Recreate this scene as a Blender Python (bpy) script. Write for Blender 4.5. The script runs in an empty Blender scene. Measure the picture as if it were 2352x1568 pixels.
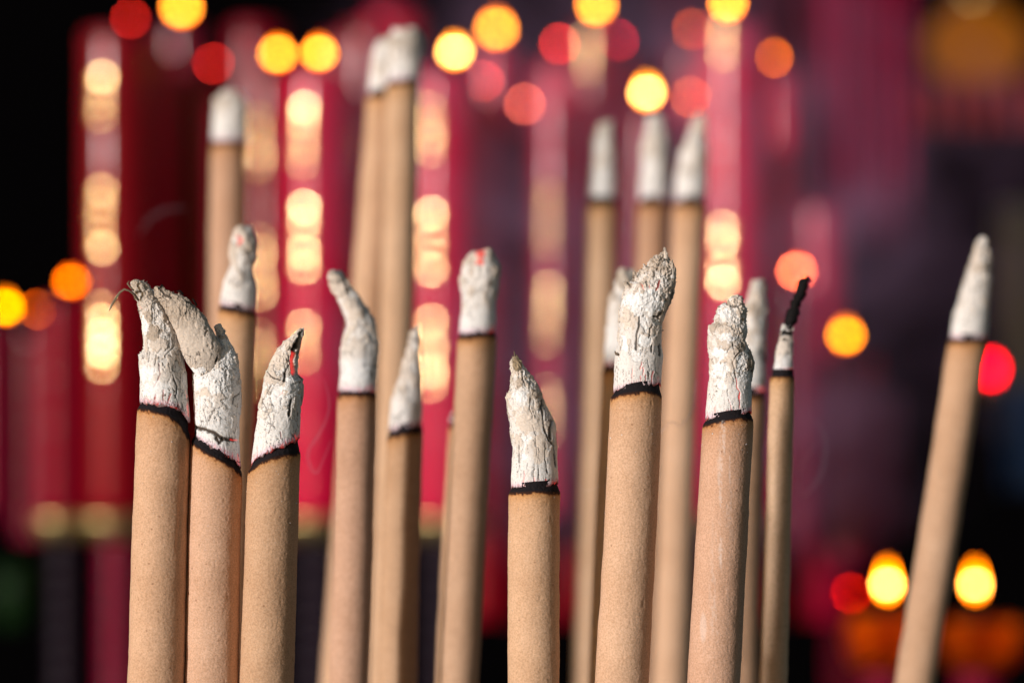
import bpy, math
import numpy as np
from mathutils import Vector
PI = math.pi
S = bpy.context.scene
COL = S.collection
FOC = 1.10          # metres to the sharp sticks
CZ = 1.25           # lens height
K = 0.36 / 2352     # metres per reference pixel per metre of distance

def P(x, y, d):
    return ((x - 1176) * K * d, d, CZ - (y - 784) * K * d)

# ------------------------------------------------------------------ numpy noise
def _h(ix, iy, iz, s):
    n = (ix.astype(np.int64) * 374761393 + iy.astype(np.int64) * 668265263 + iz.astype(np.int64) * 2147483647 + s * 974634777) & 0xffffffff
    n = ((n ^ (n >> 13)) * 1274126177) & 0xffffffff
    n = ((n ^ (n >> 16)) * 2246822519) & 0xffffffff
    return ((n ^ (n >> 15)) & 0xffffff) / float(0xffffff)

def vnoise(p, s=0):
    i = np.floor(p); f = p - i
    f = f * f * f * (f * (f * 6 - 15) + 10)
    i = i.astype(np.int64); r = 0
    for a in (0, 1):
        wa = f[:, 0] if a else 1 - f[:, 0]
        for b in (0, 1):
            wb = f[:, 1] if b else 1 - f[:, 1]
            for c in (0, 1):
                wc = f[:, 2] if c else 1 - f[:, 2]
                r = r + wa * wb * wc * _h(i[:, 0] + a, i[:, 1] + b, i[:, 2] + c, s)
    return r * 2 - 1

def fbm(p, o=4, s=0, g=0.5):
    r = 0; a = 1; t = 0
    for k in range(o):
        r = r + a * vnoise(p * (2.03 ** k) + 11.3 * k, s + k); t += a; a *= g
    return r / t

def worley(p, s=0):
    i = np.floor(p).astype(np.int64)
    f1 = np.full(len(p), 9.); f2 = np.full(len(p), 9.)
    for a in (-1, 0, 1):
        for b in (-1, 0, 1):
            for c in (-1, 0, 1):
                x, y, z = i[:, 0] + a, i[:, 1] + b, i[:, 2] + c
                q = np.stack([x + _h(x, y, z, s), y + _h(x, y, z, s + 1), z + _h(x, y, z, s + 2)], 1)
                d = np.linalg.norm(q - p, axis=1)
                f2 = np.where(d < f1, f1, np.minimum(f2, d)); f1 = np.minimum(f1, d)
    return f1, f2

def ss(a, b, x):
    t = np.clip((x - a) / (b - a), 0, 1); return t * t * (3 - 2 * t)

# ------------------------------------------------------------------ materials
def new_mat(name):
    m = bpy.data.materials.new(name); m.use_nodes = True
    nt = m.node_tree; return m, nt, nt.nodes['Principled BSDF']

def N(nt, typ, **kw):
    n = nt.nodes.new(typ)
    for k, v in kw.items():
        if k in n.inputs: n.inputs[k].default_value = v
        else: setattr(n, k, v)
    return n

def simple(name, col, rough=.6, metal=0, **kw):
    m, nt, b = new_mat(name)
    b.inputs['Base Color'].default_value = (*col, 1)
    b.inputs['Roughness'].default_value = rough
    b.inputs['Metallic'].default_value = metal
    for k, v in kw.items(): b.inputs[k.replace('_', ' ')].default_value = v
    return m

def bump(nt, b, scale, dist, detail=4, strength=1.0, extra=None):
    tc = N(nt, 'ShaderNodeTexCoord')
    no = N(nt, 'ShaderNodeTexNoise', Scale=scale, Detail=detail)
    nt.links.new(tc.outputs['Object'], no.inputs['Vector'])
    bp = N(nt, 'ShaderNodeBump', Strength=strength, Distance=dist)
    nt.links.new(no.outputs['Fac'], bp.inputs['Height'])
    nt.links.new(bp.outputs['Normal'], b.inputs['Normal'])
    return no

# incense body: compressed sawdust paste, tan, finely grained, scorched under the burn
def mat_incense(name, base, streak=0.0):
    m, nt, b = new_mat(name); L = nt.links.new
    tc = N(nt, 'ShaderNodeTexCoord')
    n1 = N(nt, 'ShaderNodeTexNoise', Scale=1500, Detail=2, Roughness=.6)
    n2 = N(nt, 'ShaderNodeTexNoise', Scale=38, Detail=7, Roughness=.62)
    L(tc.outputs['Object'], n1.inputs['Vector']); L(tc.outputs['Object'], n2.inputs['Vector'])
    r1 = N(nt, 'ShaderNodeValToRGB'); e = r1.color_ramp.elements
    e[0].position = .30; e[0].color = (base[0]*.80, base[1]*.76, base[2]*.70, 1)
    e[1].position = .62; e[1].color = (base[0]*1.10, base[1]*1.10, base[2]*1.12, 1)
    L(n1.outputs['Fac'], r1.inputs['Fac'])
    mx = N(nt, 'ShaderNodeMix', data_type='RGBA', blend_type='MULTIPLY')
    mx.inputs[0].default_value = 1
    r2 = N(nt, 'ShaderNodeValToRGB'); e = r2.color_ramp.elements
    e[0].position = .3; e[0].color = (.86, .80, .76, 1); e[1].position = .7; e[1].color = (1.05, 1.04, 1.06, 1)
    L(n2.outputs['Fac'], r2.inputs['Fac']); L(r1.outputs['Color'], mx.inputs[6]); L(r2.outputs['Color'], mx.inputs[7])
    # dark specks
    v = N(nt, 'ShaderNodeTexVoronoi', Scale=190); L(tc.outputs['Object'], v.inputs['Vector'])
    vr = N(nt, 'ShaderNodeValToRGB'); e = vr.color_ramp.elements
    e[0].position = .05; e[0].color = (.42, .32, .25, 1); e[1].position = .11; e[1].color = (1, 1, 1, 1)
    L(v.outputs['Distance'], vr.inputs['Fac'])
    m2 = N(nt, 'ShaderNodeMix', data_type='RGBA', blend_type='MULTIPLY'); m2.inputs[0].default_value = .6
    L(mx.outputs[2], m2.inputs[6]); L(vr.outputs['Color'], m2.inputs[7])
    # scorch
    at = N(nt, 'ShaderNodeAttribute', attribute_name='scorch')
    m3 = N(nt, 'ShaderNodeMix', data_type='RGBA', blend_type='MULTIPLY')
    sr = N(nt, 'ShaderNodeValToRGB'); e = sr.color_ramp.elements
    e[0].position = 0; e[0].color = (1, 1, 1, 1); e[1].position = 1; e[1].color = (.05, .025, .02, 1)
    k = e.new(.45); k.color = (.86, .70, .46, 1)
    k = e.new(.78); k.color = (.45, .28, .14, 1)
    m3.inputs[0].default_value = 1
    L(at.outputs['Fac'], sr.inputs['Fac']); L(m2.outputs[2], m3.inputs[6]); L(sr.outputs['Color'], m3.inputs[7])
    oi = N(nt, 'ShaderNodeObjectInfo'); rr = N(nt, 'ShaderNodeValToRGB'); e = rr.color_ramp.elements
    e[0].color = (.86, .82, .78, 1); e[1].color = (1.05, 1.04, 1.0, 1); k = e.new(.5); k.color = (1.0, .93, .92, 1)
    m5 = N(nt, 'ShaderNodeMix', data_type='RGBA', blend_type='MULTIPLY'); m5.inputs[0].default_value = 1
    L(oi.outputs['Random'], rr.inputs[0]); L(m3.outputs[2], m5.inputs[6]); L(rr.outputs[0], m5.inputs[7])
    last = m5.outputs[2]
    if streak:
        at2 = N(nt, 'ShaderNodeAttribute', attribute_name='chalk')
        m4 = N(nt, 'ShaderNodeMix', data_type='RGBA'); L(at2.outputs['Fac'], m4.inputs[0])
        L(last, m4.inputs[6]); m4.inputs[7].default_value = (.74, .66, .62, 1); last = m4.outputs[2]
    L(last, b.inputs['Base Color'])
    b.inputs['Roughness'].default_value = .85
    b.inputs['Specular IOR Level'].default_value = .25
    n3 = N(nt, 'ShaderNodeTexNoise', Scale=900, Detail=3); L(tc.outputs['Object'], n3.inputs['Vector'])
    bp = N(nt, 'ShaderNodeBump', Strength=1, Distance=.00022)
    L(n3.outputs['Fac'], bp.inputs['Height']); L(bp.outputs['Normal'], b.inputs['Normal'])
    return m

INC = [mat_incense('incense_paste_tan', (.61, .415, .27)),
       mat_incense('incense_paste_pink', (.60, .40, .28)),
       mat_incense('incense_paste_pale', (.65, .46, .31)),
       mat_incense('incense_paste_chalk', (.60, .405, .285), 1.0)]

def mat_ash():
    m, nt, b = new_mat('incense_ash'); L = nt.links.new
    at = N(nt, 'ShaderNodeVertexColor', layer_name='Col')
    tc = N(nt, 'ShaderNodeTexCoord')
    n1 = N(nt, 'ShaderNodeTexNoise', Scale=1300, Detail=3); L(tc.outputs['Object'], n1.inputs['Vector'])
    r = N(nt, 'ShaderNodeValToRGB'); e = r.color_ramp.elements
    e[0].position = .32; e[0].color = (.84, .82, .80, 1); e[1].position = .52; e[1].color = (1, 1, 1, 1)
    L(n1.outputs['Fac'], r.inputs['Fac'])
    mx = N(nt, 'ShaderNodeMix', data_type='RGBA', blend_type='MULTIPLY'); mx.inputs[0].default_value = 1
    L(at.outputs['Color'], mx.inputs[6]); L(r.outputs['Color'], mx.inputs[7])
    L(mx.outputs[2], b.inputs['Base Color'])
    b.inputs['Roughness'].default_value = .95; b.inputs['Specular IOR Level'].default_value = .1
    bp = N(nt, 'ShaderNodeBump', Strength=1, Distance=.0003)
    n2 = N(nt, 'ShaderNodeTexNoise', Scale=700, Detail=5); L(tc.outputs['Object'], n2.inputs['Vector'])
    L(n2.outputs['Fac'], bp.inputs['Height']); L(bp.outputs['Normal'], b.inputs['Normal'])
    em = N(nt, 'ShaderNodeAttribute', attribute_name='ember')
    b.inputs['Emission Color'].default_value = (1, .035, .03, 1)
    mm = N(nt, 'ShaderNodeMath', operation='MULTIPLY'); mm.inputs[1].default_value = .62
    L(em.outputs['Fac'], mm.inputs[0]); L(mm.outputs[0], b.inputs['Emission Strength'])
    return m
ASH = mat_ash()
m, nt, b = new_mat('burnt_char'); CHAR = m
b.inputs['Base Color'].default_value = (.012, .009, .011, 1); b.inputs['Roughness'].default_value = .9
b.inputs['Specular IOR Level'].default_value = .2
bump(nt, b, 900, .0004)
BAMBOO = simple('charred_bamboo', (.16, .11, .07), .8)
BLACKWOOD = simple('burnt_bamboo_black', (.008, .006, .006), .8, 0, Specular_IOR_Level=.15)

def emis(name, col, strength):
    m = bpy.data.materials.new(name); m.use_nodes = True; nt = m.node_tree; nt.nodes.clear()
    o = N(nt, 'ShaderNodeOutputMaterial'); e = N(nt, 'ShaderNodeEmission')
    e.inputs[0].default_value = (*col, 1); e.inputs[1].default_value = strength
    nt.links.new(e.outputs[0], o.inputs[0]); return m

def mat_wax(name, col, rough=.22, spec=.5):
    m, nt, b = new_mat(name)
    b.inputs['Base Color'].default_value = (*col, 1); b.inputs['Roughness'].default_value = rough
    b.inputs['Specular IOR Level'].default_value = spec
    bump(nt, b, 25, .0010, 3)
    return m
WAX = mat_wax('red_wax', (.20, .0015, .008), .18, .17)
WAXD = mat_wax('dark_red_wax', (.16, .002, .022), .18, .25)
WAXM = mat_wax('magenta_red_wax', (.50, .003, .040), .18, .19)
WAXR = mat_wax('crimson_wax', (.19, .0015, .014), .18, .12)
GOLD = simple('gold_foil', (1.0, .68, .34), .20, 1)
LACQ = simple('dark_lacquer', (.012, .006, .012), .4, 0, Specular_IOR_Level=.12)
BRASS = simple('brass', (.62, .47, .20), .42, 1)
WICK = simple('wick', (.015, .01, .01), .9)

# ------------------------------------------------------------------ objects
def mesh_obj(name, verts, faces, mat, parent=None, smooth=True, attrs=None, cols=None):
    me = bpy.data.meshes.new(name)
    me.from_pydata([tuple(v) for v in verts], [], faces)
    me.materials.append(mat)
    if smooth: me.polygons.foreach_set('use_smooth', [True] * len(me.polygons))
    for k, v in (attrs or {}).items():
        a = me.attributes.new(k, 'FLOAT', 'POINT'); a.data.foreach_set('value', np.asarray(v, dtype=np.float32))
    if cols is not None:
        a = me.color_attributes.new('Col', 'FLOAT_COLOR', 'POINT')
        a.data.foreach_set('color', np.concatenate([cols, np.ones((len(cols), 1))], 1).astype(np.float32).ravel())
    me.update()
    o = bpy.data.objects.new(name, me); COL.objects.link(o)
    if parent: o.parent = parent
    return o

def thing(name, loc, label, cat, group=None):
    o = bpy.data.objects.new(name, None); o.empty_display_size = .02
    COL.objects.link(o); o.location = loc
    o['label'] = label; o['category'] = cat
    if group: o['group'] = group
    return o

def tag(o, label=None, cat=None, group=None, kind=None):
    for k, v in (('label', label), ('category', cat), ('group', group), ('kind', kind)):
        if v: o[k] = v
    return o

def grid_faces(nr, nu, close_bottom=False, close_top=False):
    f = []
    for j in range(nr - 1):
        a = j * nu; b_ = a + nu
        for i in range(nu):
            k = (i + 1) % nu
            f.append((a + i, a + k, b_ + k, b_ + i))
    if close_bottom: f.append(tuple(range(nu))[::-1])
    if close_top: f.append(tuple(range((nr - 1) * nu, nr * nu)))
    return f

def lathe(name, prof, mat, parent, loc=(0, 0, 0), n=64, wob=None):
    v = []
    for (r, z) in prof:
        for i in range(n):
            t = 2 * PI * i / n
            rr = r * (1 + (wob(t, z) if wob else 0))
            v.append((loc[0] + rr * math.cos(t), loc[1] + rr * math.sin(t), loc[2] + z))
    return mesh_obj(name, v, grid_faces(len(prof), n, True, True), mat, parent)

def resample(pts, n):
    p = np.array(pts, float); d = np.r_[0, np.cumsum(np.linalg.norm(np.diff(p, axis=0), axis=1))]
    s = np.linspace(0, d[-1], n)
    return np.stack([np.interp(s, d, p[:, 0]), np.interp(s, d, p[:, 1])], 1)

def smooth1(a, k):
    if k < 2: return a
    w = np.ones(k) / k
    out = a.copy()
    for c in range(a.shape[1]):
        out[:, c] = np.convolve(np.pad(a[:, c], (k // 2, k - 1 - k // 2), 'edge'), w, 'valid')
    out[0] = a[0]; out[-1] = a[-1]
    return out

def ycurve(pts, x):
    p = np.array(pts, float); return np.interp(x, p[:, 0], p[:, 1])

def seg_dist(x, y, pts):
    d = np.full(x.shape, 1e9); 
    for (ax, ay), (bx, by) in zip(pts[:-1], pts[1:]):
        vx, vy = bx - ax, by - ay; l2 = vx * vx + vy * vy + 1e-9
        t = np.clip(((x - ax) * vx + (y - ay) * vy) / l2, 0, 1)
        d = np.minimum(d, np.hypot(x - ax - t * vx, y - ay - t * vy))
    return d

WHITE = np.array((.83, .815, .81)); BEIGE = np.array((.67, .58, .505)); TANC = np.array((.42, .345, .28))
DARKC = np.array((.085, .066, .055)); GREYW = np.array((.62, .60, .60))

def ash_loft(root, origin, d, left, right, seed, name='ash_tip', res=1.0, base=None, cracks=(), patches=(), tan=0.0,
             rough=1.0, ratio=.92, sm=5, tip_bamboo=None, yoff=0.0, lab=None, detail=True):
    px = K * d
    L = smooth1(resample(left, 260), sm); R = smooth1(resample(right, 260), sm)
    length = max(np.abs(L[-1] - L[0]).max(), np.abs(R[-1] - R[0]).max())
    nr = int(max(30, length / 1.15 * res)); nu = int((230 if detail else 90))
    s = np.linspace(0, 1, nr); q = np.linspace(0, 1, 260)
    Ls = np.stack([np.interp(s, q, L[:, k]) for k in (0, 1)], 1); Rs = np.stack([np.interp(s, q, R[:, k]) for k in (0, 1)], 1)
    C = (Ls + Rs) / 2; W = (Rs - Ls) / 2
    hw = np.linalg.norm(W, axis=1)
    th = np.linspace(0, 2 * PI, nu, endpoint=False)
    ct, st = np.cos(th), np.sin(th)
    X = C[:, None, 0] + W[:, None, 0] * ct[None]
    Y = C[:, None, 1] + W[:, None, 1] * ct[None]
    # rounded end
    cap = np.sqrt(np.clip(1 - np.clip((s - .975) / .025, 0, 1) ** 2, 0, 1))
    X = C[:, None, 0] + (X - C[:, None, 0]) * cap[:, None]; Y = C[:, None, 1] + (Y - C[:, None, 1]) * cap[:, None]
    Z = -(hw * ratio * cap)[:, None] * st[None]          # towards the lens = negative
    if base is not None:
        wy = (ycurve(base, X[0]) - Y[0])
        Y = Y + wy[None] * np.clip(1 - s * 5, 0, 1)[:, None] ** 2
        jg = vnoise(np.stack([th * 0 + seed, ct * 1.8, st * 1.8], 1), 17) * 3.5 + vnoise(np.stack([th * 0 + seed, ct * 5.5, st * 5.5], 1), 7) * 2.8 + np.abs(vnoise(np.stack([th * 0 + seed, ct * 9, st * 9], 1), 8)) * 9 - 1
        Y = Y + jg[None] * np.clip(1 - s * 9, 0, 1)[:, None]
    X = X.ravel(); Y = Y.ravel(); Z = Z.ravel()
    Sg = np.repeat(s, nu); ST = np.tile(st, nr); CT = np.tile(ct, nr)
    p = np.stack([X, Z, Y], 1)           # px units
    # normals from the grid
    G = p.reshape(nr, nu, 3)
    du = np.roll(G, -1, 1) - np.roll(G, 1, 1); dv = np.gradient(G, axis=0)
    nrm = np.cross(du, dv).reshape(-1, 3); nrm /= np.linalg.norm(nrm, axis=1)[:, None] + 1e-9
    cen = np.stack([np.repeat(C[:, 0], nu), 0 * X, np.repeat(C[:, 1], nu)], 1)
    flip = np.sign(np.sum(nrm * (p - cen), 1)); nrm *= np.where(flip == 0, 1, flip)[:, None]
    sd = seed * 17.3
    up = ss(.25, .9, Sg) * rough            # rougher towards the tip
    disp = np.zeros(len(X)); col = np.tile(WHITE, (len(X), 1)); ember = np.zeros(len(X))
    n_low = fbm(p / 26 + sd, 3, seed)
    n_mid = fbm(p / 9 + sd, 4, seed + 5)
    n_fine = fbm(p / 2.6 + sd, 3, seed + 9)
    n_jag = 1 - 2 * np.abs(vnoise(p / np.array([8, 8, 11]) + sd, seed + 61))
    disp += n_low * (1.0 + 3.2 * up) + n_mid * (.5 + 2.8 * up) + n_fine * (.35 + 1.3 * up) + (n_jag - .3) * 2.0 * up
    # skin that peels: beige skin over white powder
    skin = fbm(p * np.array([1, 1, .7]) / 19 + sd + 5, 3, seed + 21)
    sk = ss(-.05, .0, skin + .05 - .20 * ss(.0, .5, 1 - Sg) + .0)
    inside = (1 - sk) * ss(.12, .3, Sg)
    disp -= inside * 2.0
    beige = np.clip(.25 + .75 * sk, 0, 1) * ss(.08, .45, Sg) * .85 + .17
    beige = np.clip(beige + tan, 0, 1)
    col = WHITE * (1 - beige[:, None]) + BEIGE * beige[:, None]
    tn = np.clip(ss(.15, .5, n_low + .35 * n_mid + tan * .8) * ss(.35, .8, Sg) + tan * .45, 0, 1)
    col = col * (1 - tn[:, None]) + TANC * tn[:, None] * 1.15
    edge = np.exp(-((skin + .05 - .20 * ss(0, .5, 1 - Sg) + .03) / .02) ** 2) * ss(.2, .4, Sg) * (n_mid > -.1)
    disp -= edge * 1.2
    # speckled pits
    f1, f2 = worley(p / 6.5 + sd, seed + 31)
    pit = ss(.28, .10, f1) * ss(.0, .2, vnoise(p / 20 + sd, seed + 33))
    disp -= pit * 1.4; soot = pit * .75 + edge * .55  # colour darkened in pits, peel edges, crumb gaps and cracks
    # crumbs
    g1, g2 = worley(p / 4.2 + sd, seed + 35)
    disp += (1 - np.clip(g1 * 1.5, 0, 1)) * 1.7 * up
    soot += ss(.85, 1.1, g1) * .5 * up
    # fine drying cracks, running up the stick
    wv = p + np.stack([n_mid * 3, n_mid * 3, n_low * 3], 1)
    c1, c2 = worley(wv / np.array([11, 11, 62]) + sd, seed + 41)
    ck = ss(.06, .0, c2 - c1) * ss(-.05, .25, vnoise(p / 30 + sd + 3, seed + 43)) * (1 - .6 * ss(.5, .9, Sg))
    disp -= ck * 2.2; soot += ck * .95
    # short cracks rising out of the burn line, still glowing
    if base is not None:
        hb = (ycurve(base, X) - Y)
        k1, k2 = worley((p + np.stack([n_mid * 2, n_mid * 2, 0 * n_mid], 1)) / np.array([9, 9, 60]) + sd + 9, seed + 51)
        rc = ss(.10, .0, k2 - k1) * ss(26 + 14 * vnoise(p / 14 + sd, seed + 52), 0, hb)
        disp -= rc * 1.6; soot += rc * .45
        ember += rc * ss(22, 4, hb) * ss(.0, .5, vnoise(p / 11 + sd, seed + 53) + .2) * .8
        soot += ss(4.0, -5.0, hb + n_fine * 6 + n_mid * 6) * .9  # soot creeping up from the burn line
        col = col * (1 - (ss(16, 0, hb) * .22)[:, None] * np.array((.25, 1, .45)))
        ember += ss(7, 0, hb + n_fine * 3) * .05
    frontw = ss(.0, .25, ST)
    pushz = np.zeros(len(X))
    jx = n_mid * 2.6; jy = n_fine * 1.6
    wx = 7 * vnoise(p / 11 + sd, seed + 62); wy_ = 7 * vnoise(p / 11 + sd, seed + 63)
    for (pts, w, dep, darkv, emb) in cracks:
        dd = seg_dist(X + jx * .9, Y + jy, pts)
        wl = w * (.65 + .5 * (n_mid + .4))
        mk = ss(1.0, .35, dd / np.maximum(wl, .3)) * frontw
        disp -= mk * dep; soot = np.maximum(soot * (1 - mk * .0), mk * darkv); ember = np.maximum(ember * (1 - mk), mk * emb)
    for (cx, cy, rx, ry, dep, kind) in patches:
        rr = np.hypot((X + wx - cx) / rx, (Y + wy_ - cy) / ry) + n_mid * .55 + n_fine * .2
        mk = ss(1.05, .88, rr) * frontw
        disp -= mk * dep
        tgt = {'white': WHITE * 1.04, 'beige': BEIGE * 1.06, 'tan': TANC, 'dark': DARKC * 2, 'brown': np.array((.13, .08, .055)), 'ember': DARKC * 3}[kind]
        col = col * (1 - mk[:, None]) + tgt * mk[:, None]
        if kind in ('white', 'beige', 'tan'):
            soot *= (1 - mk * .7)
            ring = np.exp(-((rr - 1.0) / .07) ** 2) * frontw * (n_mid > -.15)
            if dep > 1: soot = np.maximum(soot, ring * .5 * ss(0, .4, vnoise(p / 10, seed + 64))); disp -= ring * .6
        if kind == 'ember': ember = np.maximum(ember, mk * 1.2)
    if tip_bamboo:
        cx, cy, rx, ry = tip_bamboo
        mk = ss(1.1, .8, np.hypot((X - cx) / rx, (Y - cy) / ry) + n_fine * .2)
        fib = vnoise(p / np.array([1.3, 1.3, 14]) + sd, 71)
        col = col * (1 - mk[:, None]) + (np.array((.30, .23, .15)) * (1 + .6 * fib[:, None])) * mk[:, None]
        disp += mk * fib * 1.2
    col = col * (1 - np.clip(soot, 0, 1)[:, None]) + DARKC * np.clip(soot, 0, 1)[:, None]
    col *= (1 + .06 * n_fine + .05 * n_mid)[:, None]
    damp = np.clip(np.repeat(hw, nu) / 14, .25, 1)
    disp = np.where(disp < 0, disp * damp, disp)
    lim = -np.repeat(hw, nu) * .8
    disp = np.maximum(disp, lim)
    disp = disp * np.where(Sg < .02, .35, 1)
    q_ = p + nrm * disp[:, None]
    FX = []
    if detail:
        rng = np.random.RandomState(seed)
        cand_ = np.where((Sg > .22) & (Sg < .985) & (ST > -.35))[0]
        wgt = (.15 + ss(.3, .95, Sg[cand_])) * (.25 + (np.abs(CT[cand_]) > .8)) ; wgt /= wgt.sum()
        pick = rng.choice(cand_, int(240 * rough * length / 280), p=wgt)
        QV = []; QC = []
        for ii in pick:
            c = q_[ii]; nn_ = nrm[ii]; big = rng.rand() ** 2.5
            r_ = .7 + 2.1 * big
            dr = nn_ * rng.uniform(.3, 1.2) + np.array([rng.uniform(-.5, .5), rng.uniform(-.3, .3), -rng.uniform(0, 1.1)]); dr /= np.linalg.norm(dr)
            tv = np.cross(dr, rng.normal(size=3)); tv /= np.linalg.norm(tv) + 1e-9; bv = np.cross(dr, tv)
            L_ = r_ * rng.uniform(.8, 2.0); th_ = r_ * rng.uniform(.18, .6); b0 = len(q_) + len(QV)
            for k in range(5):
                g = 2 * PI * k / 5; QV.append(c - dr * .6 + tv * math.cos(g) * r_ * rng.uniform(.6, 1.2) + bv * math.sin(g) * th_)
            for k in range(5):
                g = 2 * PI * k / 5; QV.append(c + dr * L_ * rng.uniform(.6, 1.1) + tv * math.cos(g) * r_ * rng.uniform(.15, .8) + bv * math.sin(g) * th_ * .5)
            for k in range(5): FX.append((b0 + k, b0 + (k + 1) % 5, b0 + 5 + (k + 1) % 5, b0 + 5 + k))
            FX.append(tuple(range(b0, b0 + 5))[::-1]); FX.append(tuple(range(b0 + 5, b0 + 10)))
            QC += [col[ii] * rng.uniform(.75, 1.1)] * 10
        q_ = np.vstack([q_, QV]); col = np.vstack([col, QC]); ember = np.r_[ember, np.zeros(len(QV))]
    V = np.stack([(q_[:, 0] - 1176) * px - origin[0], d + yoff + q_[:, 1] * px - origin[1], CZ - (q_[:, 2] - 784) * px - origin[2]], 1)
    o = mesh_obj(name, V, grid_faces(nr, nu, True, True) + FX, ASH, root, True, {'ember': ember}, np.clip(col, 0, 1))
    if lab: o['label'] = lab
    return o

def stick(label, d, top, bot, edge, char, left, right, seed, mat=0, detail=True, group=None, chipped=(), **kw):
    """top=(xl,xr) at the burn, bot=(xl,xr) at y=1568, edge/char = curves of the paste's top and the char's top"""
    px = K * d
    yb = 1568 + 430
    ym = (edge[0][1] + edge[-1][1]) / 2
    f = (yb - ym) / (1568 - ym)
    bl, br = top[0] + (bot[0] - top[0]) * f, top[1] + (bot[1] - top[1]) * f
    org = P((bl + br) / 2, yb, d)
    root = thing('incense_stick', org, label, 'incense stick', group)
    nu = 160 if detail else 80; nr = 170 if detail else 60
    th = np.linspace(0, 2 * PI, nu, endpoint=False); ct, st = np.cos(th), np.sin(th)
    tx = (top[0] + top[1]) / 2 + (top[1] - top[0]) / 2 * ct; ty = ycurve(edge, tx)
    tr = (top[1] - top[0]) / 2; brad = (br - bl) / 2
    bx = (bl + br) / 2 + brad * ct; by = np.full(nu, yb)
    v = 1 - (1 - np.linspace(0, 1, nr)) ** 1.25
    X = bx[None] + (tx - bx)[None] * v[:, None]; Y = by[None] + (ty - by)[None] * v[:, None]
    Rr = brad + (tr - brad) * v
    Z = -Rr[:, None] * st[None]
    p = np.stack([X.ravel(), Z.ravel(), Y.ravel()], 1)
    dx = np.stack([np.tile(ct, nr), np.tile(-st, nr), np.zeros(nr * nu)], 1)
    disp = fbm(p / 60 + seed, 3, seed) * 1.6 + fbm(p / 9 + seed, 3, seed + 3) * .45
    q1, q2 = worley(p / np.array([16, 16, 26]) + seed * 3, seed)
    disp -= ss(.26, .05, q1) * (vnoise(p / 50, seed + 8) > .1) * 1.3
    p[:, 0] += 2.6 * np.sin((yb - p[:, 2]) / (yb - ym) * 2 * PI) * ((seed % 5) - 2) / 2
    for (pts, w, dep) in chipped:
        disp -= ss(1, 0, seg_dist(p[:, 0], p[:, 2], pts) / w) * dep * (p[:, 1] < 0)
    tyy = np.tile(ty, nr); hd = (p[:, 2] - tyy)
    disp -= ss(10, 0, hd) * 1.0
    p2 = p + dx * disp[:, None]
    V = np.stack([(p2[:, 0] - 1176) * px - org[0], d + p2[:, 1] * px - org[1], CZ - (p2[:, 2] - 784) * px - org[2]], 1)
    nn = fbm(p / 6 + seed, 2, 4)
    nb_ = fbm(p / 16 + seed, 3, 14)
    scorch = np.clip(np.exp(-np.clip(hd + nb_ * 6, 0, None) / 16) * .60 + ss(9, .5, hd + nn * 7) * .75 + .13 * np.exp(-np.clip(hd + nb_ * 30, 0, None) / 70), 0, 1)
    attrs = {'scorch': scorch}
    if mat == 3:
        ax = (X.ravel() - np.repeat((X.max(1) + X.min(1)) / 2, nu)) / np.repeat(Rr, nu)
        q3 = p / np.array([7, 7, 90])
        a = ss(.05, .5, fbm(q3 + 3, 3, 9) + .35 * vnoise(p / 3.0, 6)) * ss(.5, .1, np.abs(ax + .05)) * (p[:, 1] < 0)
        a2 = ss(1, .6, np.hypot((X.ravel() - 1612) / 9, (Y.ravel() - 1435) / 42)) * (p[:, 1] < 0)
        attrs['chalk'] = np.clip(a * .45 * ss(1700, 1200, Y.ravel()) + a2 * .28, 0, 1)
    mesh_obj('body', V, grid_faces(nr, nu, True, True), INC[mat], root, True, attrs)
    if detail:
        rng = np.random.RandomState(seed + 500); QV = []; QF = []
        for _ in range(46):
            j = nr - 1 - int(abs(rng.normal()) * nr * .16) - 4; i = rng.randint(0, nu); j = max(j, 5)
            c = V[j * nu + i]; r_ = px * rng.uniform(.5, 1.5) * (1.6 if rng.rand() < .12 else 1); b0 = len(QV)
            for k in range(6):
                dv_ = np.array([(1, 0, 0), (-1, 0, 0), (0, 1, 0), (0, -1, 0), (0, 0, 1), (0, 0, -1)][k]) * r_ * rng.uniform(.5, 1.2) + rng.normal(size=3) * r_ * .2
                QV.append(c + dv_)
            for a_, b2, c2_ in ((0, 2, 4), (2, 1, 4), (1, 3, 4), (3, 0, 4), (2, 0, 5), (1, 2, 5), (3, 1, 5), (0, 3, 5)): QF.append((b0 + a_, b0 + b2, b0 + c2_))
        mesh_obj('ash_dust', QV, QF, ASH, root, False, {'ember': np.zeros(len(QV))}, np.tile(WHITE * .8, (len(QV), 1)))
    # char ring
    nrc = 26 if detail else 12
    w = np.linspace(0, 1, nrc)
    cy = ycurve(char, tx) - 9
    inset = 1.0 - .125 * ss(.0, .60, w)
    X = (tx.mean() + (tx - tx.mean())[None] * inset[:, None]); 
    aL = np.array(left[0], float); aR = np.array(right[0], float)
    acx = (aL[0] + aR[0]) / 2
    X = X + ((acx - tx.mean()) * w)[:, None]
    Y = (ty + 4)[None] + (cy - ty - 4)[None] * w[:, None]
    Z = -(tr * inset)[:, None] * st[None]
    p = np.stack([X.ravel(), Z.ravel(), Y.ravel()], 1)
    dx = np.stack([np.tile(ct, nrc), np.tile(-st, nrc), np.zeros(nrc * nu)], 1)
    W2 = np.repeat(w, nu)
    disp = fbm(p / 5 + seed, 3, seed + 3) * 1.0 * ss(0, .15, W2) - .6 - 1.6 * ss(.30, .05, W2)
    p2 = p + dx * disp[:, None]; p2[:, 2] += (W2 < .02) * (vnoise(p / 5, 3) * 2.2 + vnoise(p / 2.2, 4) * 1.6 - 1)
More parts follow.
